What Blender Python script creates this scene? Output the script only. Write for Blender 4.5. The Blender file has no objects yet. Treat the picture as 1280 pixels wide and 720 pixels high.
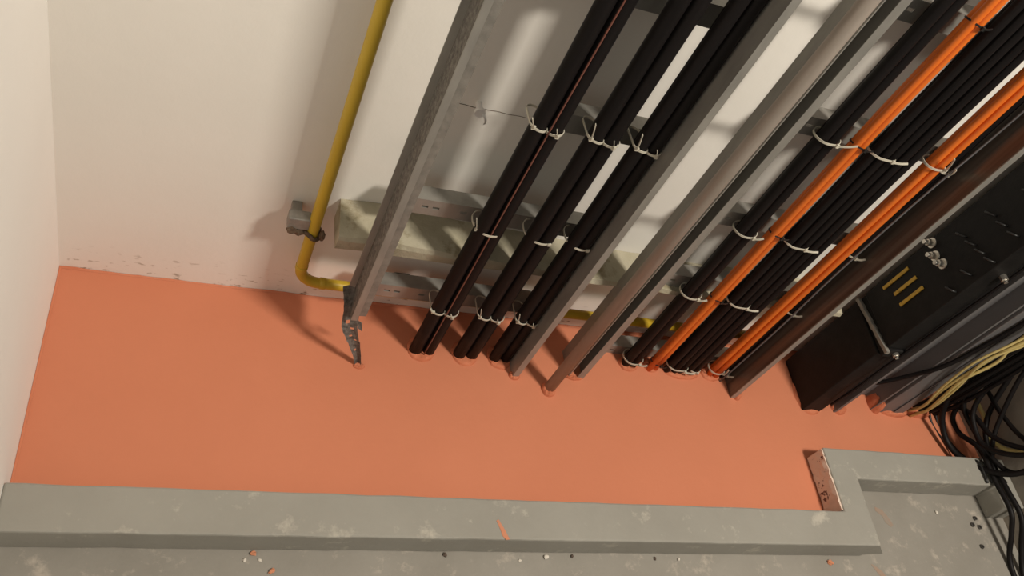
import bpy, bmesh, math, random
from mathutils import Vector, Matrix, noise
S = bpy.context.scene
COL = S.collection
R = math.radians
random.seed(7)

# ---------------------------------------------------------------- camera, world, light, exposure
cd = bpy.data.cameras.new('camera'); cam = bpy.data.objects.new('camera', cd); COL.objects.link(cam)
cam.location = (0.22322, -1.12763, 1.6)
cam.rotation_euler = (0.651395921, -0.371760611, -0.1235835)
cd.sensor_width = 36; cd.lens = 30.246; cd.clip_start = 0.02
S.camera = cam
w = bpy.data.worlds.new('world'); S.world = w; w.use_nodes = True
w.node_tree.nodes['Background'].inputs[0].default_value = (1.0, 0.93, 0.84, 1)
w.node_tree.nodes['Background'].inputs[1].default_value = 0.19
ld = bpy.data.lights.new('ceiling_lamp', 'AREA'); ld.shape = 'RECTANGLE'; ld.size = 0.40; ld.size_y = 0.34
ld.energy = 81; ld.color = (1.0, 0.92, 0.80)
lo = bpy.data.objects.new('ceiling_lamp', ld); COL.objects.link(lo)
lo.location = (1.98, -1.42, 2.85)
lo.rotation_euler = (Vector((.85, -.2, .3)) - lo.location).to_track_quat('-Z', 'Y').to_euler()
S.view_settings.view_transform = 'Standard'; S.view_settings.look = 'None'
S.view_settings.exposure = 0.0; S.view_settings.gamma = 1.0; S.view_settings.use_curve_mapping = False

# ---------------------------------------------------------------- materials
def mat(name, c1, c2=None, scale=8, rough=.6, metal=0.0, bump=0.0, bscale=60, spec=.5, c3=None, t3=(.62, .7), s3=5, detail=6, stretch=None):
    m = bpy.data.materials.new(name); m.use_nodes = True
    nt = m.node_tree; N = nt.nodes; L = nt.links
    b = N['Principled BSDF']
    b.inputs['Roughness'].default_value = rough; b.inputs['Metallic'].default_value = metal
    b.inputs['Specular IOR Level'].default_value = spec
    tc = N.new('ShaderNodeTexCoord'); src = tc.outputs['Object']
    if stretch:
        mp = N.new('ShaderNodeMapping'); mp.inputs['Scale'].default_value = stretch
        L.new(src, mp.inputs['Vector']); src = mp.outputs['Vector']
    def nz(sc, det=detail, ro=.6):
        n = N.new('ShaderNodeTexNoise'); n.inputs['Scale'].default_value = sc
        n.inputs['Detail'].default_value = det; n.inputs['Roughness'].default_value = ro
        L.new(src, n.inputs['Vector']); return n.outputs['Fac']
    def ramp(f, a, c):
        r = N.new('ShaderNodeValToRGB'); r.color_ramp.elements[0].position = a; r.color_ramp.elements[1].position = c
        L.new(f, r.inputs['Fac']); return r
    r = ramp(nz(scale), .3, .7)
    r.color_ramp.elements[0].color = (*c1, 1); r.color_ramp.elements[1].color = (*(c2 or c1), 1)
    out = r.outputs['Color']
    if c3:
        k = ramp(nz(s3, 9, .7), *t3)
        mx = N.new('ShaderNodeMixRGB'); L.new(k.outputs['Color'], mx.inputs['Fac']); L.new(out, mx.inputs['Color1'])
        mx.inputs['Color2'].default_value = (*c3, 1); out = mx.outputs['Color']
    L.new(out, b.inputs['Base Color'])
    if bump:
        bp = N.new('ShaderNodeBump'); bp.inputs['Strength'].default_value = bump; bp.inputs['Distance'].default_value = .004
        L.new(nz(bscale, 8, .65), bp.inputs['Height']); L.new(bp.outputs['Normal'], b.inputs['Normal'])
    return m
M = {
 'wall': mat('cream_wall_paint', (.78,.755,.70), (.82,.79,.735), 3, .85, bump=.18, bscale=35, spec=.2),
 'wall2': mat('pale_wall_paint', (.82,.80,.76), (.85,.83,.79), 3, .85, bump=.15, bscale=30, spec=.2),
 'bare': mat('bare_render', (.20,.175,.15), (.29,.255,.21), 9, .9, bump=.6, bscale=40, spec=.2),
 'floor': mat('grey_painted_floor', (.25,.232,.20), (.30,.28,.245), 6, .75, bump=.35, bscale=50, c3=(.44,.39,.33), t3=(.56,.70), s3=19, spec=.3),
 'kerb': mat('grey_kerb_paint', (.285,.272,.238), (.325,.312,.275), 5, .75, bump=.3, bscale=45, c3=(.45,.42,.36), t3=(.58,.70), s3=17, spec=.3),
 'brick': mat('bare_brick_and_mortar', (.70,.54,.44), (.74,.60,.50), 14, .95, bump=.4, bscale=60, c3=(.17,.09,.075), t3=(.585,.60), s3=22, spec=.1),
 'seal': mat('orange_seal_coat', (.585,.207,.112), (.615,.222,.122), 3, .7, bump=.22, bscale=55, spec=.25),
 'putty': mat('orange_putty', (.50,.150,.072), (.62,.215,.115), 40, .75, bump=.5, bscale=90, spec=.25),
 'smear': mat('orange_smear', (.60,.22,.11), (.52,.24,.15), 60, .8),
 'stain': mat('faded_smear', (.36,.22,.15), (.28,.25,.21), 30, .85),
 'ledge': mat('rough_concrete_ledge', (.36,.33,.235), (.47,.43,.33), 16, .9, bump=.9, bscale=30, c3=(.24,.20,.12), t3=(.58,.7), s3=11, spec=.2),
 'hole': mat('hollow_shade_black', (.012,.012,.010)),
 'yellow': mat('yellow_pipe_paint', (.50,.335,.022), (.56,.385,.03), 12, .45, bump=.1, bscale=90),
 'rust': mat('rusty_steel', (.075,.045,.028), (.18,.12,.075), 70, .85, .2, bump=.9, bscale=120),
 'zinc': mat('galvanised_steel', (.30,.29,.265), (.40,.385,.35), 30, .48, .55, bump=.05, bscale=80, stretch=(1,1,.35)),
 'zincdull': mat('dull_galvanised_steel', (.21,.20,.18), (.33,.31,.275), 45, .55, .45, bump=.25, bscale=110),
 'reflstreak': mat('reflection_streaked_galvanised_steel', (.085,.072,.06), (.20,.18,.155), 55, .34, .6, stretch=(1,1,.02)),  # dark streaks paint the black cables' reflection into the base colour
 'torn': mat('torn_grimy_and_shaded_steel', (.07,.065,.058), (.26,.245,.22), 110, .6, .35, bump=.7, bscale=160),  # grime on the torn end; doubles as painted shade on the left rail web
 'conduit': mat('weathered_steel_tube', (.30,.255,.215), (.36,.31,.27), 30, .5, .3, stretch=(1,1,.3)),
 'grey': mat('grey_trunking_paint', (.155,.15,.152), (.18,.174,.176), 14, .5, .25, spec=.5),
 'black': mat('black_cable_sheath', (.006,.005,.005), (.010,.008,.008), 60, .5, stretch=(1,1,.05), spec=.16),
 'blackm': mat('black_busway', (.006,.0055,.0055), (.012,.011,.0105), 30, .55, .0, spec=.2, bump=.2, bscale=90),
 'orange': mat('orange_cable_sheath', (.66,.135,.012), (.72,.165,.017), 40, .42, stretch=(1,1,.1)),
 'red': mat('red_brown_wire_sheath', (.15,.05,.035), (.20,.075,.05), 30, .5),
 'greywire': mat('grey_wire_sheath', (.12,.12,.125), None, 30, .5),
 'cream': mat('cream_yellow_cable', (.52,.41,.15), (.60,.49,.20), 25, .5),
 'white': mat('white_nylon', (.50,.47,.38), (.58,.55,.46), 30, .45),
 'whitedull': mat('white_plastic_plug', (.72,.70,.68), None, 30, .5),
 'blacktie': mat('black_nylon', (.012,.012,.012), None, 30, .4),
 'label': mat('yellow_label', (.50,.31,.035), (.57,.36,.05), 40, .6, c3=(.10,.07,.02), t3=(.60,.64), s3=220),
 'chrome': mat('bright_bolt_steel', (.55,.52,.47), (.65,.62,.56), 60, .28, .9),
 'nut': mat('dark_steel_nut', (.09,.085,.08), (.16,.15,.14), 90, .4, .7),
 'crumb_o': mat('orange_crumb', (.55,.2,.1), (.62,.28,.16), 90, .9),
 'crumb_w': mat('pale_plaster_crumb', (.62,.57,.50), (.7,.65,.57), 90, .95),
 'crumb_d': mat('dark_crumb', (.08,.06,.045), (.14,.10,.08), 90, .95),
}

# ---------------------------------------------------------------- mesh helpers
def ob(name, bm, m, parent=None, smooth=False, bevel=0, seg=2):
    bmesh.ops.recalc_face_normals(bm, faces=bm.faces[:])
    me = bpy.data.meshes.new(name); bm.to_mesh(me); bm.free()
    me.materials.append(M[m])
    if smooth:
        for p in me.polygons: p.use_smooth = True
    o = bpy.data.objects.new(name, me); COL.objects.link(o)
    if parent: o.parent = parent
    if bevel:
        b = o.modifiers.new('bevel', 'BEVEL'); b.width = bevel; b.segments = seg; b.limit_method = 'ANGLE'
    return o
def tag(o, label=None, cat=None, group=None, kind=None):
    if label: o['label'] = label
    if cat: o['category'] = cat
    if group: o['group'] = group
    if kind: o['kind'] = kind
    return o
def empty(name, loc, label, cat, group=None):
    o = bpy.data.objects.new(name, None); o.empty_display_size = .05; COL.objects.link(o)
    o.location = loc; return tag(o, label, cat, group)
def under(o, root):                      # keep world placement under an Empty that is only translated
    o.parent = root; o.location = o.location - root.location; return o
def box(bm, a, b):
    vs = [bm.verts.new((x, y, z)) for x in (a[0], b[0]) for y in (a[1], b[1]) for z in (a[2], b[2])]
    for f in ((0,1,3,2),(4,6,7,5),(0,4,5,1),(2,3,7,6),(0,2,6,4),(1,5,7,3)): bm.faces.new([vs[i] for i in f])
def prism(bm, poly, z0, z1):
    lo_ = [bm.verts.new((x, y, z0)) for x, y in poly]; hi = [bm.verts.new((x, y, z1)) for x, y in poly]
    n = len(poly); bm.faces.new(lo_[::-1]); bm.faces.new(hi)
    for i in range(n): bm.faces.new((lo_[i], lo_[(i+1) % n], hi[(i+1) % n], hi[i]))
def offset_poly(pl, t):                  # thin-walled section from an open polyline
    def side(s):
        out = []
        for i, p in enumerate(pl):
            p = Vector(p); d = []
            if i > 0: d.append((p - Vector(pl[i-1])).normalized())
            if i < len(pl)-1: d.append((Vector(pl[i+1]) - p).normalized())
            n = sum((Vector((-q.y, q.x)) for q in d), Vector((0, 0)))
            n.normalize(); c = max(.35, n.dot(Vector((-d[0].y, d[0].x))))
            out.append(p + n * (s * t / 2 / c))
        return out
    return [tuple(v) for v in side(1)] + [tuple(v) for v in side(-1)][::-1]
def section(bm, pl, t, z0, z1): prism(bm, offset_poly(pl, t), z0, z1)
def smooth_path(pts, n=8):               # Catmull-Rom
    P = [Vector(p) for p in pts]; P = [2*P[0]-P[1]] + P + [2*P[-1]-P[-2]]; out = []
    for i in range(1, len(P)-2):
        a, b, c, d = P[i-1:i+3]
        for k in range(n):
            t = k / n
            out.append(.5*((2*b) + (c-a)*t + (2*a-5*b+4*c-d)*t*t + (3*b-a-3*c+d)*t**3))
    out.append(P[-2]); return out
def sweep(bm, pts, prof, closed=False, up=None):   # prof: list of (u, v) across the path
    P = [Vector(p) for p in pts]; n = len(P); rings = []; nrm = None
    for i in range(n):
        if closed: t = (P[(i+1) % n] - P[i-1])
        else: t = P[min(i+1, n-1)] - P[max(i-1, 0)]
        t.normalize()
        if up is not None: nrm = (Vector(up) - t * t.dot(Vector(up))).normalized()
        elif nrm is None:
            a = Vector((1, 0, 0)) if abs(t.x) < .8 else Vector((0, 1, 0)); nrm = (a - t*t.dot(a)).normalized()
        else: nrm = (nrm - t*t.dot(nrm)).normalized()
        bn = t.cross(nrm)
        rings.append([bm.verts.new(P[i] + nrm*u + bn*v) for u, v in prof])
    m = len(prof)
    for i in range(n if closed else n-1):
        A, B = rings[i], rings[(i+1) % n]
        for k in range(m): bm.faces.new((A[k], A[(k+1) % m], B[(k+1) % m], B[k]))
    if not closed: bm.faces.new(rings[0][::-1]); bm.faces.new(rings[-1])
def circ(r, n=12): return [(r*math.cos(2*math.pi*i/n), r*math.sin(2*math.pi*i/n)) for i in range(n)]
def tube(bm, pts, r, n=12, closed=False): sweep(bm, pts, circ(r, n), closed)
def cyl(bm, c, axis, r, h, n=16):
    a = Vector(axis).normalized()*(h/2); tube(bm, [Vector(c)-a, Vector(c)+a], r, n)
def ball(bm, c, sx, sy, sz, amp=0, sub=2, seed=0):
    mtx = Matrix.Translation(c) @ Matrix.Diagonal((sx, sy, sz, 1))
    r = bmesh.ops.create_icosphere(bm, subdivisions=sub, radius=1, matrix=Matrix.Identity(4))
    for v in r['verts']:
        v.co *= 1 + amp*noise.noise(v.co*1.7 + Vector((seed*3.1, seed, 0)))
        v.co = mtx @ v.co

TOP = 2.4
XR = 2.39
# ---------------------------------------------------------------- setting
bm = bmesh.new(); box(bm, (-.12, -1.7, -.10), (XR+.12, .12, -.011))
tag(ob('floor', bm, 'floor'), kind='structure')
bm = bmesh.new(); box(bm, (-.12, 0, -.011), (XR+.12, .12, TOP))
wb = tag(ob('wall_back', bm, 'wall'), kind='structure')
bm = bmesh.new(); box(bm, (-.12, -1.7, -.011), (0, 0, TOP))
def scuffs(m):
    nt = m.node_tree; N = nt.nodes; L = nt.links; b = N['Principled BSDF']; old = b.inputs['Base Color'].links[0].from_socket
    tc = N.new('ShaderNodeTexCoord'); sx = N.new('ShaderNodeSeparateXYZ'); L.new(tc.outputs['Object'], sx.inputs[0])
    mr = N.new('ShaderNodeMapRange'); mr.inputs[1].default_value = .005; mr.inputs[2].default_value = .10; mr.inputs[3].default_value = 1; mr.inputs[4].default_value = 0
    L.new(sx.outputs['Z'], mr.inputs[0])
    mp = N.new('ShaderNodeMapping'); mp.inputs['Scale'].default_value = (1, 1, 2.2); L.new(tc.outputs['Object'], mp.inputs[0])
    nz = N.new('ShaderNodeTexNoise'); nz.inputs['Scale'].default_value = 38; nz.inputs['Detail'].default_value = 7; L.new(mp.outputs[0], nz.inputs['Vector'])
    r = N.new('ShaderNodeValToRGB'); r.color_ramp.elements[0].position = .60; r.color_ramp.elements[1].position = .68; L.new(nz.outputs['Fac'], r.inputs[0])
    mu = N.new('ShaderNodeMath'); mu.operation = 'MULTIPLY'; L.new(r.outputs[0], mu.inputs[0]); L.new(mr.outputs[0], mu.inputs[1])
    mx = N.new('ShaderNodeMixRGB'); L.new(mu.outputs[0], mx.inputs[0]); L.new(old, mx.inputs[1]); mx.inputs[2].default_value = (.30,.24,.17,1)
    L.new(mx.outputs[0], b.inputs['Base Color'])
scuffs(M['wall'])
tag(ob('wall_left', bm, 'wall2'), kind='structure')
bm = bmesh.new(); box(bm, (XR, -1.7, -.011), (XR+.12, 0, TOP))
tag(ob('wall_right', bm, 'bare'), kind='structure')

# orange seal: L-shaped slab whose rim laps unevenly up the walls
seal = empty('firestop_seal', (1.1, -.25, -.011), 'flat orange fire-stop coating filling the shaft floor between back wall and grey kerb', 'firestop seal')
bm = bmesh.new()
prism(bm, [(0,0),(0,-.489),(1.766,-.489),(1.766,-.324),(XR,-.324),(XR,0)], -.011, 0)
under(ob('coating', bm, 'seal'), seal)
bm = bmesh.new()                         # lapped edge along back and left walls
def lap(p0, p1, inward, n, hmax):
    rows = []
    for i in range(n+1):
        q = Vector(p0).lerp(Vector(p1), i/n)
        h = max(.0012, .004 + hmax*noise.noise(Vector((q.x*9, q.y*9, 3.3))) + .4*hmax*noise.noise(Vector((q.x*37, q.y*37, 1.3))))
        iv = Vector(inward)
        rows.append([bm.verts.new(q + Vector((0,0,h))), bm.verts.new(q + iv*.0012 + Vector((0,0,h))), bm.verts.new(q + iv*.004 + Vector((0,0,.0004)))])
    for a, b in zip(rows, rows[1:]):
        for k in range(2): bm.faces.new((a[k], b[k], b[k+1], a[k+1]))
lap((0,-.0005,0), (XR,-.0005,0), (0,-1,0), 160, .006)
lap((.0005,0,0), (.0005,-.489,0), (1,0,0), 50, .003)
under(ob('lapped_edge', bm, 'seal'), seal)
def collar(x, y, rx, ry, h, seed):
    bm = bmesh.new(); rings = []; n = 28
    for k, (s, z) in enumerate(((1.0, 0), (.93, .55), (.80, .95), (.62, 1.0), (.3, .9))):
        rings.append([bm.verts.new((x + s*rx*math.cos(a)*(1+.10*noise.noise(Vector((math.cos(a)*2, math.sin(a)*2, seed)))),
                                    y + s*ry*math.sin(a)*(1+.10*noise.noise(Vector((math.cos(a)*2, math.sin(a)*2, seed+5)))),
                                    .0003 + z*h*(1+.5*noise.noise(Vector((math.cos(a)*2.5, math.sin(a)*2.5, seed+9))))))
                      for a in (2*math.pi*i/n for i in range(n))])
    for A, B in zip(rings, rings[1:]):
        for k in range(n): bm.faces.new((A[k], A[(k+1) % n], B[(k+1) % n], B[k]))
    bm.faces.new(rings[-1])
    under(ob('putty_collar', bm, 'putty'), seal)
for i, c in enumerate([(.7545,-.112,.033,.034,.007), (.859,-.112,.033,.034,.007), (.945,-.113,.031,.034,.007),
        (.977,-.160,.014,.012,.008), (1.06,-.19,.018,.020,.010), (1.135,-.146,.024,.012,.006), (1.294,-.096,.028,.022,.008), (1.36,-.094,.022,.020,.007),
        (1.447,-.10,.056,.026,.008), (1.537,-.102,.030,.021,.008), (1.60,-.15,.014,.024,.014), (1.835,-.14,.042,.058,.008),
        (1.93,-.165,.024,.026,.014), (2.062,-.148,.018,.030,.036), (2.13,-.165,.05,.018,.014), (2.22,-.14,.06,.040,.020), (.611,-.171,.013,.008,.004)]):
    collar(*c, i)

# kerb: front strip, step back, rear strip, short return by the right wall
kerb = empty('concrete_kerb', (.9, -.53, -.011), 'grey painted concrete kerb stepping back on the right, edging the orange coating', 'kerb')
K = [(0,-.573),(1.842,-.573),(1.846,-.404),(2.32,-.404),(2.322,-.465),(XR,-.465),(XR,-.324),(1.767,-.324),(1.767,-.489),(0,-.489)]
def wavy(poly, step=.03, amp=.0022):
    out = []
    for i, p in enumerate(poly):
        a = Vector(p); b = Vector(poly[(i+1) % len(poly)]); n = max(1, int((b-a).length/step)); nn = Vector((-(b-a).y, (b-a).x)).normalized()
        for k in range(n):
            q = a.lerp(b, k/n)
            if k and 0.002 < q.x < XR-.002: q += nn*amp*noise.noise(Vector((q.x*14, q.y*14, 7)))
            out.append(tuple(q))
    return out
bm = bmesh.new(); prism(bm, wavy(K), -.011, .064)
under(ob('body', bm, 'kerb', bevel=.004), kerb)
bm = bmesh.new()
f0 = [bm.verts.new(v) for v in ((1.838,-.570,.0635),(1.838,-.570,-.011),(1.915,-.566,-.011))]
f1 = [bm.verts.new(v) for v in ((1.842,-.404,.0635),(1.842,-.404,-.011),(1.872,-.404,-.011))]
bm.faces.new(f0); bm.faces.new(f1[::-1])
for k in range(3): bm.faces.new((f0[k], f0[(k+1) % 3], f1[(k+1) % 3], f1[k]))
under(ob('mortar_fillet', bm, 'kerb'), kerb)
bm = bmesh.new()                         # unpainted left end of the step
n = 14; g = [[bm.verts.new((1.7662 - .003 - .003*noise.noise(Vector((i*.7, j*.9, 2))), -.327 - .158*i/n, .004 + .056*j/5 + (.003*noise.noise(Vector((i*.9, 0, j)))))) for j in range(6)] for i in range(n+1)]
for i in range(n):
    for j in range(5): bm.faces.new((g[i][j], g[i+1][j], g[i+1][j+1], g[i][j+1]))
r = bmesh.ops.extrude_face_region(bm, geom=bm.faces[:])
for v in r['geom']:
    if isinstance(v, bmesh.types.BMVert): v.co.x += .006
bb = under(ob('bare_brick_end', bm, 'brick'), kerb); bb['label'] = 'unpainted pinkish brick end of the step'
bm = bmesh.new()
pts = [(.8667,-.535),(.8715,-.5325),(.8765,-.542),(.884,-.556),(.8905,-.5725),(.883,-.5735),(.8765,-.566),(.873,-.552)]
prism(bm, pts, .0632, .0648)
sm = under(ob('paint_smear', bm, 'smear'), kerb); sm['label'] = 'orange smear on the kerb top'

# concrete ledge along the back wall
bm = bmesh.new()
n = 60; rows = []
x0, x1 = .499, 1.74
for i in range(n+1):
    t = i/n; x = x0 + (x1-x0)*t
    q = lambda s, a=.004: a*noise.noise(Vector((x*11, s*5.3, s)))
    zt = .338 - .03*min(1, t*2) + q(1, .010)
    rows.append([bm.verts.new(v) for v in ((x, -.0005, zt+.004), (x, -.045, zt-.004+q(2)), (x, -.080+q(3), zt-.011+q(4)), (x, -.083+q(5), zt-.022),
                                           (x, -.080+q(6), .283+q(7)), (x, -.05, .278+q(8)), (x, -.0005, .276))])
for a, b in zip(rows, rows[1:]):
    for k in range(7): bm.faces.new((a[k], a[(k+1) % 7], b[(k+1) % 7], b[k]))
bm.faces.new(rows[0]); bm.faces.new(rows[-1][::-1])
tag(ob('concrete_ledge', bm, 'ledge'), 'rough unpainted concrete ledge along the back wall behind the cables', 'ledge')
bm = bmesh.new(); box(bm, (.663, -.002, .106), (.698, .0, .126))  # thin black box on the wall face; the hollow's shade is its colour
tag(ob('wall_recess', bm, 'hole', bevel=.001), 'small dark rectangular hole in back wall just above the lowest left rung', 'wall hole')
bm = bmesh.new()
cyl(bm, (.676, -.012, .643), (0,1,0), .006, .024, 12); cyl(bm, (.676,-.024,.643), (0,1,0), .010, .006, 12)
pl = empty('wall_plug', (.676, 0, .643), 'white plastic plug sticking out of the back wall between left rail and first bundle', 'wall plug')
under(ob('plug_body', bm, 'whitedull'), pl)
bm = bmesh.new(); sweep(bm, smooth_path([(.680,-.025,.645),(.688,-.032,.636),(.692,-.026,.620)], 5), [(.002,.0008),(-.002,.0008),(-.002,-.0008),(.002,-.0008)])
under(ob('loose_tail', bm, 'whitedull'), pl)
bm = bmesh.new(); pts = [(.640+.13*i/20, -.0006, .632 + .002*noise.noise(Vector((i*.3,0,0)))) for i in range(21)]
tube(bm, pts, .0005, 5)
tag(ob('wall_crack', bm, 'rust'), 'thin dark horizontal crack in the wall plaster under the white plug', 'crack')

# ---------------------------------------------------------------- yellow pipe
PX, PY, PZ, PR = .4565, -.045, .113, .0118
pipe = empty('gas_pipe', (PX, PY, PZ), 'yellow painted pipe down the left of the wall, turning right near the floor', 'pipe')
bm = bmesh.new()
pts = [(PX, PY, TOP-.02), (PX, PY, 1.2), (PX, PY, PZ+.045)] + [(PX+.045-.045*math.cos(a), PY, PZ+.045-.045*math.sin(a)) for a in (R(d) for d in range(9, 91, 9))] + [(1.0, PY, PZ), (1.74, PY, PZ)]
tube(bm, pts, PR, 20)
under(ob('tube', bm, 'yellow', smooth=True), pipe)
bm = bmesh.new(); cyl(bm, (PX, PY, PZ+.050), (0,0,1), PR+.0012, .012, 20)
under(ob('elbow_joint', bm, 'yellow', smooth=True, bevel=.0008), pipe)
bm = bmesh.new(); cyl(bm, (PX+.052, PY, PZ), (1,0,0), PR+.0012, .012, 20)
under(ob('elbow_joint', bm, 'yellow', smooth=True, bevel=.0008), pipe)
cl = empty('pipe_clamp', (.44, 0, .29), 'rusty galvanised clamp fixing the yellow pipe to the back wall', 'pipe clamp')
bm = bmesh.new(); tube(bm, [(PX+(PR+.003)*math.cos(a), PY+(PR+.003)*math.sin(a), .276+.006*math.sin(a*2)) for a in (2*math.pi*i/24 for i in range(24))], .0045, 8, True)
for v in bm.verts: v.co += Vector((.002*noise.noise(v.co*160), .002*noise.noise(v.co*160+Vector((5,0,0))), .003*noise.noise(v.co*120)))
under(ob('ring', bm, 'rust', smooth=True), cl)
bm = bmesh.new(); box(bm, (.405, -.052, .288), (.447, -.028, .318)); box(bm, (.411, -.034, .294), (.431, 0, .312))
under(ob('bracket', bm, 'zincdull', bevel=.002), cl)
for k, c in enumerate((((.415,-.052,.284), .010,.008,.010), ((.430,-.05,.279), .010,.008,.008), ((.474,-.056,.285), .006,.008,.012))):
    bm = bmesh.new(); ball(bm, *c, .5, 2, 3*k+3); under(ob('bolt', bm, 'rust'), cl)

# ---------------------------------------------------------------- cable ladders
def rung(bm, x0, x1, zt, h=.042, y=-.068, slots=()):
    t = .0022; z0 = zt-h
    zc = zt - h*.48; sh = .0032
    box(bm, (x0, y, zc+sh), (x1, y+t, zt)); box(bm, (x0, y, z0), (x1, y+t, zc-sh))
    xs = [x0]
    for s in slots: xs += [s-.0065, s+.0065]
    xs.append(x1)
    for a, b in zip(xs[::2], xs[1::2]): box(bm, (a, y, zc-sh), (b, y+t, zc+sh))
    if x0 > 1.1: box(bm, (1.150, y-.004, zc-.005), (x0+.004, y+t*.5, zc+.005))     # narrow fixing lug to the rail
    box(bm, (x0, y+t, zt-t), (x1, y+.034, zt)); box(bm, (x0, y+t, z0), (x1, y+.034, z0+t))
def ladder(label, rails, rungs, x0, x1, slotx, base, m='zinc'):
    lad = empty('cable_ladder', base, label, 'cable ladder', None)
    for pl_, z0, t, *mm in rails:
        bm = bmesh.new(); section(bm, pl_, t, z0, TOP-.05)
        under(ob(mm[1] if len(mm) > 1 else 'side_rail', bm, mm[0] if mm else m), lad)
    for zt in rungs:
        xa = .795 if zt == .718 else x0
        bm = bmesh.new(); rung(bm, xa, x1, zt, slots=[q for q in slotx if q > xa])
        under(ob('rung', bm, m), lad)
    return lad
lad1 = ladder('galvanised cable ladder carrying three thick black bundles, its left rail torn at the bottom',
    [([(.542,-.117),(.5545,-.117)], .165, .0022, 'zinc', 'rail_lip'), ([(.5555,-.095),(.5575,-.098),(.5575,-.1615)], .165, .0022, 'torn', 'rail_web'),  # web in dark steel: the groove's shade is put into its colour
     ([(.5565,-.1635),(.569,-.1635)], .165, .0022, 'zinc', 'rail_flange'), ([(.566,-.098),(.584,-.098),(.584,-.157),(.567,-.1585)], .175, .0022, 'zincdull', 'side_rail'),
     ([(.986,-.062),(.9715,-.062),(.9715,-.164),(.985,-.164)], 0, .0022)],
    (.168, .448, .718, .985), .586, .970, (.638,.660,.715,.806,.900), (.78,-.068,0))
# torn, twisted end of the left rail
bm = bmesh.new()
Lp = [(.530,-.122,.215),(.536,-.13,.192),(.541,-.14,.172),(.547,-.155,.124),(.561,-.161,.095),(.574,-.165,.070),(.590,-.168,.035),(.6025,-.170,.001)]
Rp = [(.586,-.122,.225),(.581,-.13,.198),(.575,-.14,.176),(.578,-.155,.131),(.587,-.161,.100),(.597,-.165,.073),(.607,-.168,.036),(.6165,-.170,.001)]
g = []
for i, (a, b) in enumerate(zip(smooth_path(Lp, 4), smooth_path(Rp, 4))):
    j = Vector((.002*noise.noise(Vector((i*1.3,0,0))), 0, .001*noise.noise(Vector((0,i*1.7,0)))))
    g.append([bm.verts.new(a.lerp(b, k/4) + j*(1 if k in (0,4) else 0) + Vector((0, .006*math.sin(math.pi*k/4), 0))) for k in range(5)])
for i in range(len(g)-1):
    for k in range(4):
        if (k, i) in ((2,9),(1,11),(2,13),(1,16),(2,18),(1,22)): continue       # the perforations
        bm.faces.new((g[i][k], g[i+1][k], g[i+1][k+1], g[i][k+1]))
r = bmesh.ops.extrude_face_region(bm, geom=bm.faces[:])
for v in r['geom']:
    if isinstance(v, bmesh.types.BMVert): v.co.y += .0022
under(ob('torn_rail_end', bm, 'torn'), lad1)['label'] = 'torn and twisted perforated strip reaching the floor'
bm = bmesh.new()
vs = [bm.verts.new(v) for v in ((.574,-.142,.135),(.589,-.141,.122),(.597,-.142,.093),(.585,-.144,.106))]
bm.faces.new(vs); r = bmesh.ops.extrude_face_region(bm, geom=bm.faces[:])
for v in r['geom']:
    if isinstance(v, bmesh.types.BMVert): v.co.y += .002
under(ob('torn_flap', bm, 'torn'), lad1)
lad2 = ladder('galvanised cable ladder right of the steel tube carrying black and orange cables',
    [([(1.118,-.150),(1.116,-.080),(1.157,-.080),(1.157,-.150),(1.141,-.150)], 0, .0022),
     ([(1.600,-.062),(1.581,-.062),(1.581,-.165)], 0, .0022, 'reflstreak'), ([(1.580,-.1668),(1.5945,-.1668)], 0, .0022, 'zinc', 'rail_lip')],
    (.034, .338, .560, .828, 1.088), 1.208, 1.595, (1.247,1.30,1.43), (1.35,-.068,0))

# steel tube in front of the second ladder
bm = bmesh.new(); tube(bm, [(1.062,-.186,.001),(1.062,-.186,.8),(1.062,-.186,TOP-.05)], .0135, 20)
tag(ob('steel_tube', bm, 'conduit', smooth=True), 'plain brownish grey steel tube standing between the two cable ladders', 'steel tube')
# ---------------------------------------------------------------- cables
def cable(name, x, y, r, m, label, cat, group=None, wob=.0012, z0=0.0, n=14, z1=TOP-.06, seed=0, lean=0):
    pts = []
    for i in range(25):
        t = i/24; z = z0 + (z1-z0)*t
        k = min(1, t*12)
        pts.append((x + lean*min(1, z/.9) + k*wob*noise.noise(Vector((seed*7.7, z*2.2, 1))), y + k*wob*noise.noise(Vector((seed*3.3, z*2.2, 9))), z))
    bm = bmesh.new(); tube(bm, pts, r, n)
    return tag(ob(name, bm, m, smooth=True), label, cat, group)
sd = 0
for nm, cx, cy, r in (('leftmost bundle', .7545, -.1175, .0146), ('middle bundle', .859, -.1175, .0146), ('third bundle', .9437, -.119, .0130)):
    for ps, dx, yy in (('front left', -1, cy), ('front right', 1, cy+.001), ('rear', 0, cy+1.74*r)):
        sd += 1
        cable('power_cable', cx+dx*(r+.0003), yy, r, 'black', f'thick black power cable, {ps} in the {nm} on the left ladder', 'cable', 'thick black power cables', .0004, seed=sd)
bm = bmesh.new()
tube(bm, smooth_path([(.758,-.1305,.0),(.758,-.1305,.3),(.757,-.1305,.5),(.7565,-.1315,.72),(.758,-.1315,.95),(.760,-.132,1.15),(.760,-.132,1.7),(.758,-.131,TOP-.06)], 6), .0015, 8)
tag(ob('red_wire', bm, 'red', smooth=True), 'thin red-brown wire running down the front of the leftmost black bundle', 'wire')

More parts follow.
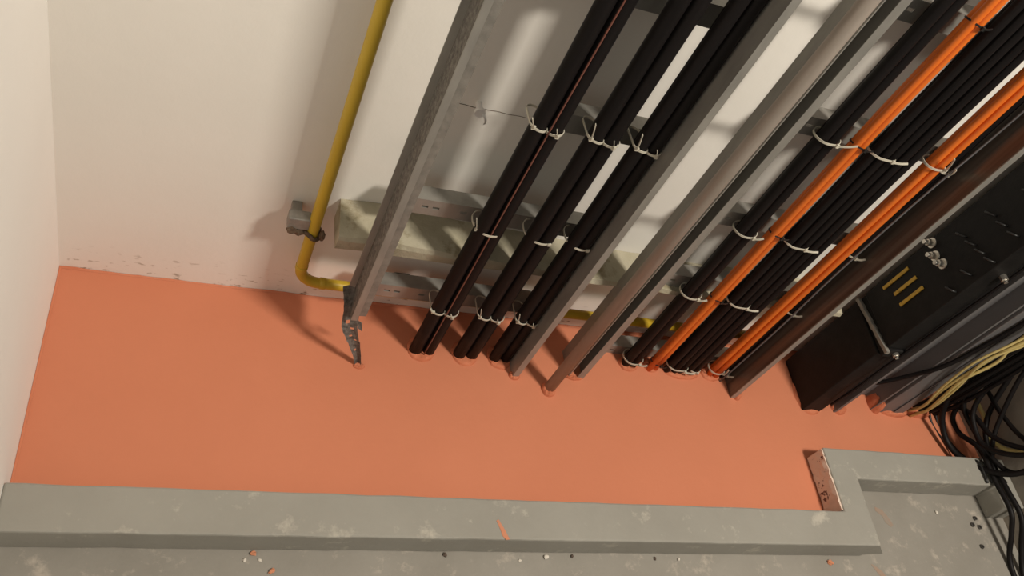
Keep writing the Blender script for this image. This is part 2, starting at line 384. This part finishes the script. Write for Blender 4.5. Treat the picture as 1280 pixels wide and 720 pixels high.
for i, (x, y, r, ps) in enumerate([(1.283,-.098,.0115,'left one of the pair'), (1.306,-.096,.0115,'right one of the pair'), (1.295,-.0793,.0095,'rear one behind the pair')]):
    cable('black_cable', x, y, r, 'black', f'black cable left of the first orange cables, {ps}', 'cable', 'black cables on the right ladder', .0012, seed=20+i, lean=-.022)
for i, (x, y, ps) in enumerate([(1.352,-.105,'left'), (1.3675,-.103,'right'), (1.3605,-.0888,'rear')]):
    cable('orange_cable', x, y, .0078, 'orange', f'orange cable, {ps} strand of the left orange group', 'cable', 'orange cables', .0010, seed=30+i, lean=-.022)
PS = ['first from left','second from left','third from left','fourth from left','fifth from left']
for i in range(5):
    cable('black_cable', 1.403+i*.0196, -.103-.002*(i % 2), .0093, 'black', f'black cable between the two orange groups, front layer, {PS[i]}', 'cable', 'black cables on the right ladder', .0010, seed=40+i, lean=-.022+.003*i)
for i in range(4):
    cable('black_cable', 1.413+i*.0196, -.0835, .0082, 'black', f'black cable between the two orange groups, back layer, {PS[i]}', 'cable', 'black cables on the right ladder', .0010, seed=50+i, lean=-.019+.003*i)
for i, (x, y, ps) in enumerate([(1.529,-.106,'left'), (1.5455,-.110,'right'), (1.538,-.0905,'rear')]):
    cable('orange_cable', x, y, .0075, 'orange', f'orange cable, {ps} strand of the right orange group beside the reflective rail', 'cable', 'orange cables', .0012, seed=60+i, lean=-.012)
for i, (x, y, ps) in enumerate([(1.5605,-.107,'left'), (1.5725,-.101,'right'), (1.5655,-.0870,'rear')]):
    cable('black_cable', x, y, .0068, 'black', f'black cable between right orange group and reflective rail, {ps} one', 'cable', 'black cables on the right ladder', .0010, seed=70+i, lean=-.010)
bm = bmesh.new()
tube(bm, smooth_path([(1.562,-.1205,.0),(1.561,-.121,.25),(1.5500,-.1235,.45),(1.547,-.1245,.6),(1.552,-.122,.75),(1.562,-.121,.92),(1.568,-.12,1.1),(1.57,-.12,1.5),(1.57,-.12,TOP-.06)], 6), .0022, 8)
tag(ob('grey_wire', bm, 'greywire', smooth=True), 'thin grey wire wandering in front of the black cables by the reflective rail', 'wire')

# ---------------------------------------------------------------- cable ties
def rrect(cx, cy, hw, hd, rad, n=5):
    out = []
    for sx, sy, a0 in ((1,1,0),(-1,1,90),(-1,-1,180),(1,-1,270)):
        for i in range(n+1):
            a = R(a0 + 90*i/n); out.append((cx + sx*(hw-rad) + rad*math.cos(a), cy + sy*(hd-rad) + rad*math.sin(a)))
    return out
def tie(cx, cy, hw, hd, z, label, group, m='white', tilt=0.0, roll=0.0, head=-.3, tail=(.012,-.012,.016), wd=.0042):
    bm = bmesh.new(); th = .0007
    rad = min(hw, hd)*.95
    loop = [Vector((x, y, z + tilt*(y-cy) + roll*(x-cx))) for x, y in rrect(cx, cy, hw, hd, rad)]
    loop = [p for i, p in enumerate(loop) if (p-loop[i-1]).length > 1e-6]
    sweep(bm, loop, [(wd/2,th),(-wd/2,th),(-wd/2,-th),(wd/2,-th)], True, up=(0,0,1))
    hx = cx + head*hw; fr = [p for p in loop if p.y < cy]; hp = min(fr, key=lambda p: abs(p.x-hx)); hp = Vector((hx, hp.y if abs(hp.x-hx) < .01 else cy-hd, z + tilt*(-hd) + roll*(hx-cx)))
    box(bm, (hp.x-.0032, hp.y-.0042, hp.z-.0034), (hp.x+.0032, hp.y-.0004, hp.z+.0034))
    if tail:
        tl = Vector(tail); e = smooth_path([hp+Vector((0,-.003,0)), hp+tl*.5+Vector((0,-.003,0)), hp+tl], 4)
        sweep(bm, e, [(.0006,wd/2),(-.0006,wd/2),(-.0006,-wd/2),(.0006,-wd/2)])
    return tag(ob('cable_tie', bm, m), label, 'cable tie', group)
RL = {.168:'lowest', .448:'second', .718:'third', .985:'fourth'}
BN = ('leftmost black bundle', 'middle black bundle', 'third black bundle')
BX = ((.7545,.0146),(.859,.0146),(.9437,.0130))
for zt, nm in RL.items():
    for b, (cx, r) in enumerate(BX):
        if zt in (.448,):
            tie(cx, -.100, 2*r+.002, .034, zt-.004, f'white cable tie around the whole {BN[b]}, {nm} rung', 'white cable ties',
                tilt=-.12, roll=-.10, head=-.85 if b == 0 else .6, tail=(-.012,-.006,.034) if b == 0 else None)
        elif zt < .9:
            for s, sn in ((-1,'left'),(1,'right')):
                tie(cx+s*(r+.0004), -.101, r+.0012, .0335, zt+(.004 if s < 0 else .001), f'white cable tie around the {sn} half of the {BN[b]}, {nm} rung', 'white cable ties',
                    tilt=-.10, roll=.14*s, head=.75*s if s < 0 else .1, tail=((-.016,-.016,.030) if b == 0 else (-.012,-.010,.040)) if s < 0 else (-.010,-.008,.020))
for zz, nm in ((.030,'lowest'),(.318,'second'),(.541,'third'),(.812,'fourth')):
    l1, l2 = -.022*min(1, zz/.9), -.012*min(1, zz/.9)
    tie(1.2945+l1, -.0925, .026, .024, zz, f'white cable tie around the black pair left of the orange cables, {nm} rung', 'white cable ties', tilt=-.1, roll=.06, head=.45, tail=(.030,-.010,.016) if zz > .7 else (.012,-.01,.014))
    tie(1.424+l1, -.096, .031, .0235, zz-.004, f'white cable tie around left half of the wide black row, {nm} rung', 'white cable ties', tilt=-.1, roll=-.02, head=.5, tail=(.020,-.012,.012))
    if zz < .1: tie(1.473+l2, -.096, .0175, .023, zz-.006, 'white cable tie around right half of the wide black row, lowest rung', 'white cable ties', tilt=-.1, head=.2, tail=(-.008,-.01,.014))
    if zz > .7 or zz < .1:
        tie(1.537+l2, -.100, .022, .0215, zz+.002, f'white cable tie around the right orange cable group, {nm} rung', 'white cable ties', tilt=-.1, roll=.1, head=.7, tail=(-.022,-.014,.040) if zz > .7 else (-.004,-.006,.026))
    tie(1.5665+l2, -.097, .0155, .020, zz-.006, f'white cable tie around black cables beside the reflective rail, {nm} rung', 'white cable ties', tilt=-.1, roll=-.04, head=.3, tail=(-.006,-.010,.022) if zz > .7 else (.012,-.01,.012))
for z, nm in ((1.095,'top'),(.815,'upper'),(.553,'middle'),(.318,'lower'),(.03,'bottom')):
    tie(1.3605-.022*min(1, z/.9), -.099, .0168, .0148, z, f'black cable tie around the left orange cable group, {nm} one', 'black cable ties', 'blacktie', tilt=-.25, roll=-.2, head=.5, tail=(.012,-.006,.006), wd=.003)

# ---------------------------------------------------------------- black busway
bus = empty('busway_riser', (1.83,-.12,0), 'black busbar riser box with three yellow labels, right of the reflective rail', 'busway')
bm = bmesh.new(); box(bm, (1.802,-.186,.0), (1.862,-.035,.300)); under(ob('lower_casing', bm, 'blackm', bevel=.003), bus)
bm = bmesh.new(); box(bm, (1.802,-.190,.330), (1.862,-.035,TOP-.1)); under(ob('upper_casing', bm, 'blackm', bevel=.003), bus)
bm = bmesh.new()
rows = []
for i in range(15):
    y = -.034 - .168*i/14
    rows.append((y, .308 + .018*i/14 + .0015*noise.noise(Vector((i*.8, 2, 0)))))
for a, b in zip(rows, rows[1:]):
    w_ = .0045 + .002*noise.noise(Vector((a[0]*90, 4, 4)))
    vs = [bm.verts.new((x, y, z+s*w_)) for x in (1.796, 1.806) for (y, z) in (a, b) for s in (-1, 1)]
    for f in ((0,1,3,2),(4,6,7,5),(0,4,5,1),(2,3,7,6),(0,2,6,4),(1,5,7,3)): bm.faces.new([vs[k] for k in f])
jf = under(ob('joint_flange', bm, 'zincdull'), bus); bm = bmesh.new(); box(bm, (1.806,-.196,.30), (1.862,-.035,.33)); under(ob('joint_body', bm, 'blackm', bevel=.003), bus)
jf['label'] = 'rough pale grey flange edge'
for y, z0, z1, s in ((-.058,.388,.473,0), (-.090,.410,.482,1), (-.122,.412,.487,2)):
    bm = bmesh.new(); box(bm, (1.7985, y-.0042, z0), (1.8018, y+.0042, z1)); l = under(ob('marker_label', bm, 'label', bevel=.0006), bus); l['label'] = 'yellow marker strip'
for y, z in ((-.046,.555),(-.078,.548),(-.106,.556)):
    bm = bmesh.new(); cyl(bm, (1.794,y,z), (1,0,0), .0085, .016, 6); cyl(bm, (1.783,y,z), (1,0,0), .0055, .014, 12)
    cyl(bm, (1.801,y,z), (1,0,0), .0125, .003, 16)
    b = under(ob('bolt', bm, 'chrome', bevel=.0008), bus); b['label'] = 'bright steel bolt'
for x, y, z in ((1.835,-.196,.318),(1.847,-.196,.637)):
    bm = bmesh.new(); cyl(bm, (x,y,z), (0,1,0), .008, .014, 6); cyl(bm, (x,y-.009,z), (0,1,0), .0045, .008, 10)
    under(ob('bolt', bm, 'chrome', bevel=.0008), bus)
for i, (y, z) in enumerate([(-.07,.62),(-.10,.63),(-.13,.64),(-.16,.65),(-.075,.70),(-.11,.71),(-.145,.72),(-.09,.79),(-.13,.80),(-.15,.59),(-.16,.54)]):
    bm = bmesh.new()
    tube(bm, smooth_path([(1.802,y,z),(1.791,y-.003,z+.004),(1.788,y-.012,z+.010),(1.793,y-.020,z+.014),(1.802,y-.021,z+.014)], 4), .0022, 6)
    under(ob('clip', bm, 'blacktie', smooth=True), bus)
for i, (x, y, r) in enumerate([(1.872,-.172,.007),(1.886,-.163,.0065),(1.899,-.155,.006),(1.878,-.150,.0075),(1.890,-.140,.007)]):
    cable('black_cable', x, y, r, 'black', f'slim black cable between the black busway and the grey tray, {("first","second","third","fourth","fifth")[i]} from left', 'cable', 'slim black cables by the busway', .003, seed=80+i)
bm = bmesh.new()
tube(bm, smooth_path([(1.85,-.196,.06),(1.845,-.203,.16),(1.851,-.199,.26),(1.858,-.197,.42),(1.864,-.196,.6),(1.866,-.195,.9),(1.866,-.195,1.4)], 6), .0035, 8)
tag(ob('black_wire', bm, 'black', smooth=True), 'loose thin black wire in front of the black busway', 'wire')

# ---------------------------------------------------------------- grey tray, trunking
tray = empty('cable_tray', (1.98,-.1,0), 'open grey metal cable tray between the black busway and grey trunking', 'cable tray')
bm = bmesh.new(); section(bm, [(1.919,-.183),(1.911,-.183),(1.911,-.118),(2.052,-.118),(2.052,-.165),(2.046,-.165)], .002, 0, TOP-.05)
under(ob('channel', bm, 'grey'), tray)
for z in (.05, .9):
    bm = bmesh.new(); box(bm, (1.93,-.116,z), (2.04,-.0,z+.04)); under(ob('wall_bracket', bm, 'grey'), tray)
trk = empty('trunking', (2.11,-.1,0), 'closed grey metal trunking beside the cream cables near the right wall', 'trunking')
bm = bmesh.new(); box(bm, (2.064,-.171,0), (2.142,-.0,TOP-.05)); under(ob('casing', bm, 'grey', bevel=.002), trk)
bm = bmesh.new(); section(bm, [(2.147,-.10),(2.147,-.174),(2.117,-.174)], .002, .0, TOP-.05); under(ob('cover', bm, 'grey'), trk)
bm = bmesh.new()
tube(bm, smooth_path([(1.965,-.130,.0),(1.985,-.132,.08),(2.000,-.142,.107),(2.030,-.156,.17),(2.050,-.178,.26),(2.075,-.180,.36),(2.095,-.180,.50),(2.10,-.181,.8),(2.10,-.181,1.6)], 8), .0058, 10)
tag(ob('black_cable', bm, 'black', smooth=True), 'single black cable slanting across the open grey tray', 'cable')

# ---------------------------------------------------------------- cream and black cables by the right wall
cr = [[(2.180,-.160,.0),(2.150,-.190,.085),(2.105,-.196,.20),(2.082,-.200,.33),(2.098,-.205,.43),(2.120,-.205,.55),(2.13,-.205,.9),(2.13,-.205,1.5)],
      [(2.195,-.155,.0),(2.162,-.184,.08),(2.118,-.196,.19),(2.106,-.203,.30),(2.098,-.208,.38),(2.112,-.214,.50),(2.14,-.215,.9),(2.14,-.215,1.5)],
      [(2.205,-.165,.0),(2.172,-.195,.07),(2.135,-.206,.16),(2.110,-.208,.26),(2.120,-.212,.36),(2.108,-.201,.48),(2.15,-.20,.9),(2.15,-.20,1.5)],
      [(2.188,-.175,.0),(2.160,-.202,.10),(2.126,-.210,.22),(2.090,-.208,.35),(2.112,-.218,.45),(2.130,-.212,.56),(2.16,-.21,.9),(2.16,-.21,1.5)]]
for i, p in enumerate(cr):
    bm = bmesh.new(); tube(bm, smooth_path(p, 8), (.0034,.0045,.0042,.0036)[i], 8)
    tag(ob('cream_cable', bm, 'cream', smooth=True), f'cream yellow cable twisting past the grey trunking, {("uppermost","second","third","lowest")[i]} strand', 'cable', 'cream yellow cables')
for i in range(6):
    x = 2.195+.018*i; y = -.150-.012*(i % 2)
    p = [(x,y,0),(x-.012,y-.02,.10),(x-.02,y-.03,.25),(x-.005-.004*i,y-.03,.45),(x,y-.02,.8),(x,y-.01,1.5)]
    bm = bmesh.new(); tube(bm, smooth_path(p, 8), .0062, 10)
    tag(ob('black_cable', bm, 'black', smooth=True), f'black cable rising between cream cables and right wall, {("first","second","third","fourth","fifth","sixth")[i]} from the trunking', 'cable', 'black cables by the right wall')
loops = [
 ('widest black cable loop hanging by the right wall, reaching over the kerb', .0062, [(2.26,-.12,.95),(2.235,-.135,.62),(2.205,-.146,.41),(2.20,-.145,.306),(2.20,-.160,.186),(2.22,-.190,.092),(2.24,-.232,.044),(2.26,-.281,.028),(2.28,-.334,.046),(2.30,-.380,.092),(2.32,-.405,.16),(2.34,-.39,.28),(2.35,-.32,.42),(2.35,-.24,.6),(2.35,-.18,.95)]),
 ('black cable loop inside the widest loop, crossing the yellow cable', .0055, [(2.30,-.10,.95),(2.295,-.14,.55),(2.28,-.173,.322),(2.28,-.176,.219),(2.28,-.203,.142),(2.28,-.245,.110),(2.285,-.317,.112),(2.29,-.38,.205),(2.31,-.39,.34),(2.33,-.33,.5),(2.33,-.25,.95)]),
 ('black cable slanting down right over the bare right wall', .0048, [(2.26,-.07,.34),(2.30,-.10,.22),(2.33,-.134,.161),(2.335,-.19,.155),(2.335,-.245,.162),(2.335,-.329,.19),(2.34,-.42,.26),(2.35,-.46,.5)]),
 ('black cable slanting down left across the bare right wall', .0050, [(2.34,-.13,.62),(2.33,-.15,.40),(2.322,-.178,.283),(2.32,-.249,.168),(2.318,-.302,.110),(2.33,-.36,.072),(2.35,-.40,.071)]),
 ('lowest black cable sagging over the rear kerb by the right wall', .0055, [(2.255,-.15,.22),(2.28,-.152,.10),(2.30,-.164,.070),(2.30,-.222,.108),(2.30,-.294,.132),(2.31,-.359,.198),(2.33,-.42,.32),(2.34,-.43,.6)]),
 ('black cable running down over the kerb end to the floor', .0055, [(2.30,-.15,.20),(2.298,-.18,.06),(2.30,-.235,.040),(2.302,-.304,.078),(2.305,-.393,.078),(2.312,-.480,.078),(2.32,-.53,.045),(2.33,-.60,-.004),(2.33,-.75,-.005)]),
 ('black cable nearest the right wall, lying over the kerb end', .0058, [(2.35,-.12,.3),(2.34,-.22,.12),(2.335,-.321,.074),(2.335,-.419,.078),(2.345,-.495,.075),(2.355,-.56,.03),(2.36,-.63,-.004),(2.36,-.75,-.005)]),
 ('steep black cable beside the widest loop, near the right wall', .0052, [(2.22,-.09,.7),(2.225,-.11,.42),(2.25,-.14,.21),(2.275,-.19,.11),(2.30,-.26,.088),(2.32,-.33,.085),(2.345,-.40,.14),(2.36,-.42,.4)]),
]
for lb, r, p in loops:
    bm = bmesh.new(); tube(bm, smooth_path(p, 8), r*1.3, 10)
    tag(ob('looped_cable', bm, 'black', smooth=True), lb, 'cable', 'black loops by the right wall')
bm = bmesh.new(); tube(bm, smooth_path([(2.30,-.07,.35),(2.33,-.10,.16),(2.342,-.124,.105),(2.345,-.214,.102),(2.345,-.28,.090),(2.35,-.347,.165),(2.36,-.37,.4)], 8), .0062, 10)
tag(ob('yellow_cable', bm, 'cream', smooth=True), 'single yellow cable curving behind the black loops at the right wall', 'cable')
for i, (a, b, c) in enumerate([((2.262,-.18,.002),(2.275,-.25,.004),(2.282,-.318,.006)), ((2.285,-.18,.002),(2.297,-.25,.004),(2.300,-.318,.006))]):
    bm = bmesh.new(); e = (c[0]+.004, -.34, .069); f = (c[0]+.004, -.40, .069)
    tube(bm, smooth_path([(a[0],-.08,.30),(a[0],-.14,.05),a,b,(c[0],-.312,.03),e,f], 6), .0032, 8)
    tag(ob('thin_cable', bm, 'blacktie', smooth=True), f'thin dark cable lying on the orange coating before the rear kerb, {("left","right")[i]} one', 'cable', 'thin cables on the coating')

# ---------------------------------------------------------------- small litter on the floor
def nut(x, y, lb, rz, tilt=0):
    bm = bmesh.new(); n = 6
    o_ = [(.0062*math.cos(R(60*i)), .0062*math.sin(R(60*i))) for i in range(n)]; i_ = [(.003*math.cos(R(60*i)), .003*math.sin(R(60*i))) for i in range(n)]
    V = {}
    for k, (rg, z) in enumerate(((o_,0),(o_,.005),(i_,.005),(i_,0))): V[k] = [bm.verts.new((p[0], p[1], z)) for p in rg]
    for k in range(4):
        for j in range(n): bm.faces.new((V[k][j], V[k][(j+1) % n], V[(k+1) % 4][(j+1) % n], V[(k+1) % 4][j]))
    o = ob('hex_nut', bm, 'nut', bevel=.0004); o.location = (x, y, -.011); o.rotation_euler = (0, 0, rz)
    tag(o, lb, 'nut', 'loose nuts on the floor')
nut(2.281,-.468,'loose steel nut, rearmost of the cluster before the kerb return',.3)
nut(2.262,-.486,'loose steel nut, left in the cluster before the kerb return',.9)
nut(2.284,-.492,'loose steel nut, right in the cluster before the kerb return',.1)
nut(2.262,-.545,'loose dark nut lying alone on the floor in front of the cluster',.6)
for pts, lb in (([(1.945,-.445),(1.965,-.452),(1.975,-.468),(1.985,-.492),(1.975,-.498),(1.962,-.486),(1.958,-.468),(1.942,-.455)], 'faded rusty orange smear on the grey floor inside the kerb step'),
                ([(1.865,-.592),(1.875,-.594),(1.895,-.612),(1.905,-.635),(1.892,-.632),(1.878,-.615)], 'brownish scrape on the grey floor past the front end of the kerb')):
    bm = bmesh.new(); prism(bm, pts, -.0112, -.0105); tag(ob('floor_smear', bm, 'stain'), lb, 'stain')
CR = [(.413,-.580,.006,'crumb_o','orange crumb at the foot of the kerb, left part'), (.398,-.592,.004,'crumb_w','pale plaster crumb beside the left orange crumb'),
      (.425,-.592,.0035,'crumb_w','tiny pale crumb right of the left orange crumb'), (.447,-.612,.006,'crumb_o','orange crumb near the bottom edge of the photo, left part'),
      (.780,-.579,.005,'crumb_d','dark crumb at the foot of the kerb, middle'), (1.00,-.582,.006,'crumb_w','white plaster crumb at the foot of the kerb, right of the smear'),
      (1.06,-.580,.004,'crumb_d','dark crumb at the foot of the kerb, right of the smear'), (1.74,-.590,.008,'crumb_o','orange crumb at the front end of the kerb'),
      (1.32,-.585,.004,'crumb_w','pale crumb at the foot of the kerb toward the right'), (2.15,-.455,.005,'crumb_w','white crumb on the floor inside the kerb step'),
      (.94,-.59,.004,'crumb_w','small pale crumb just left of the white plaster crumb'), (1.26,-.584,.004,'crumb_d','dark crumb beside the pale crumb at the kerb foot')]
for i, (x, y, s, m, lb) in enumerate(CR):
    bm = bmesh.new(); ball(bm, (0,0,s*.45), s, s*.7, s*.5, .6, 2, i)
    zmin = min(v.co.z for v in bm.verts)
    for v in bm.verts: v.co.z -= zmin
    o = ob('crumb', bm, m); o.location = (x, y, -.011); o.rotation_euler = (0,0,i*1.3); tag(o, lb, 'debris', 'crumbs on the floor')
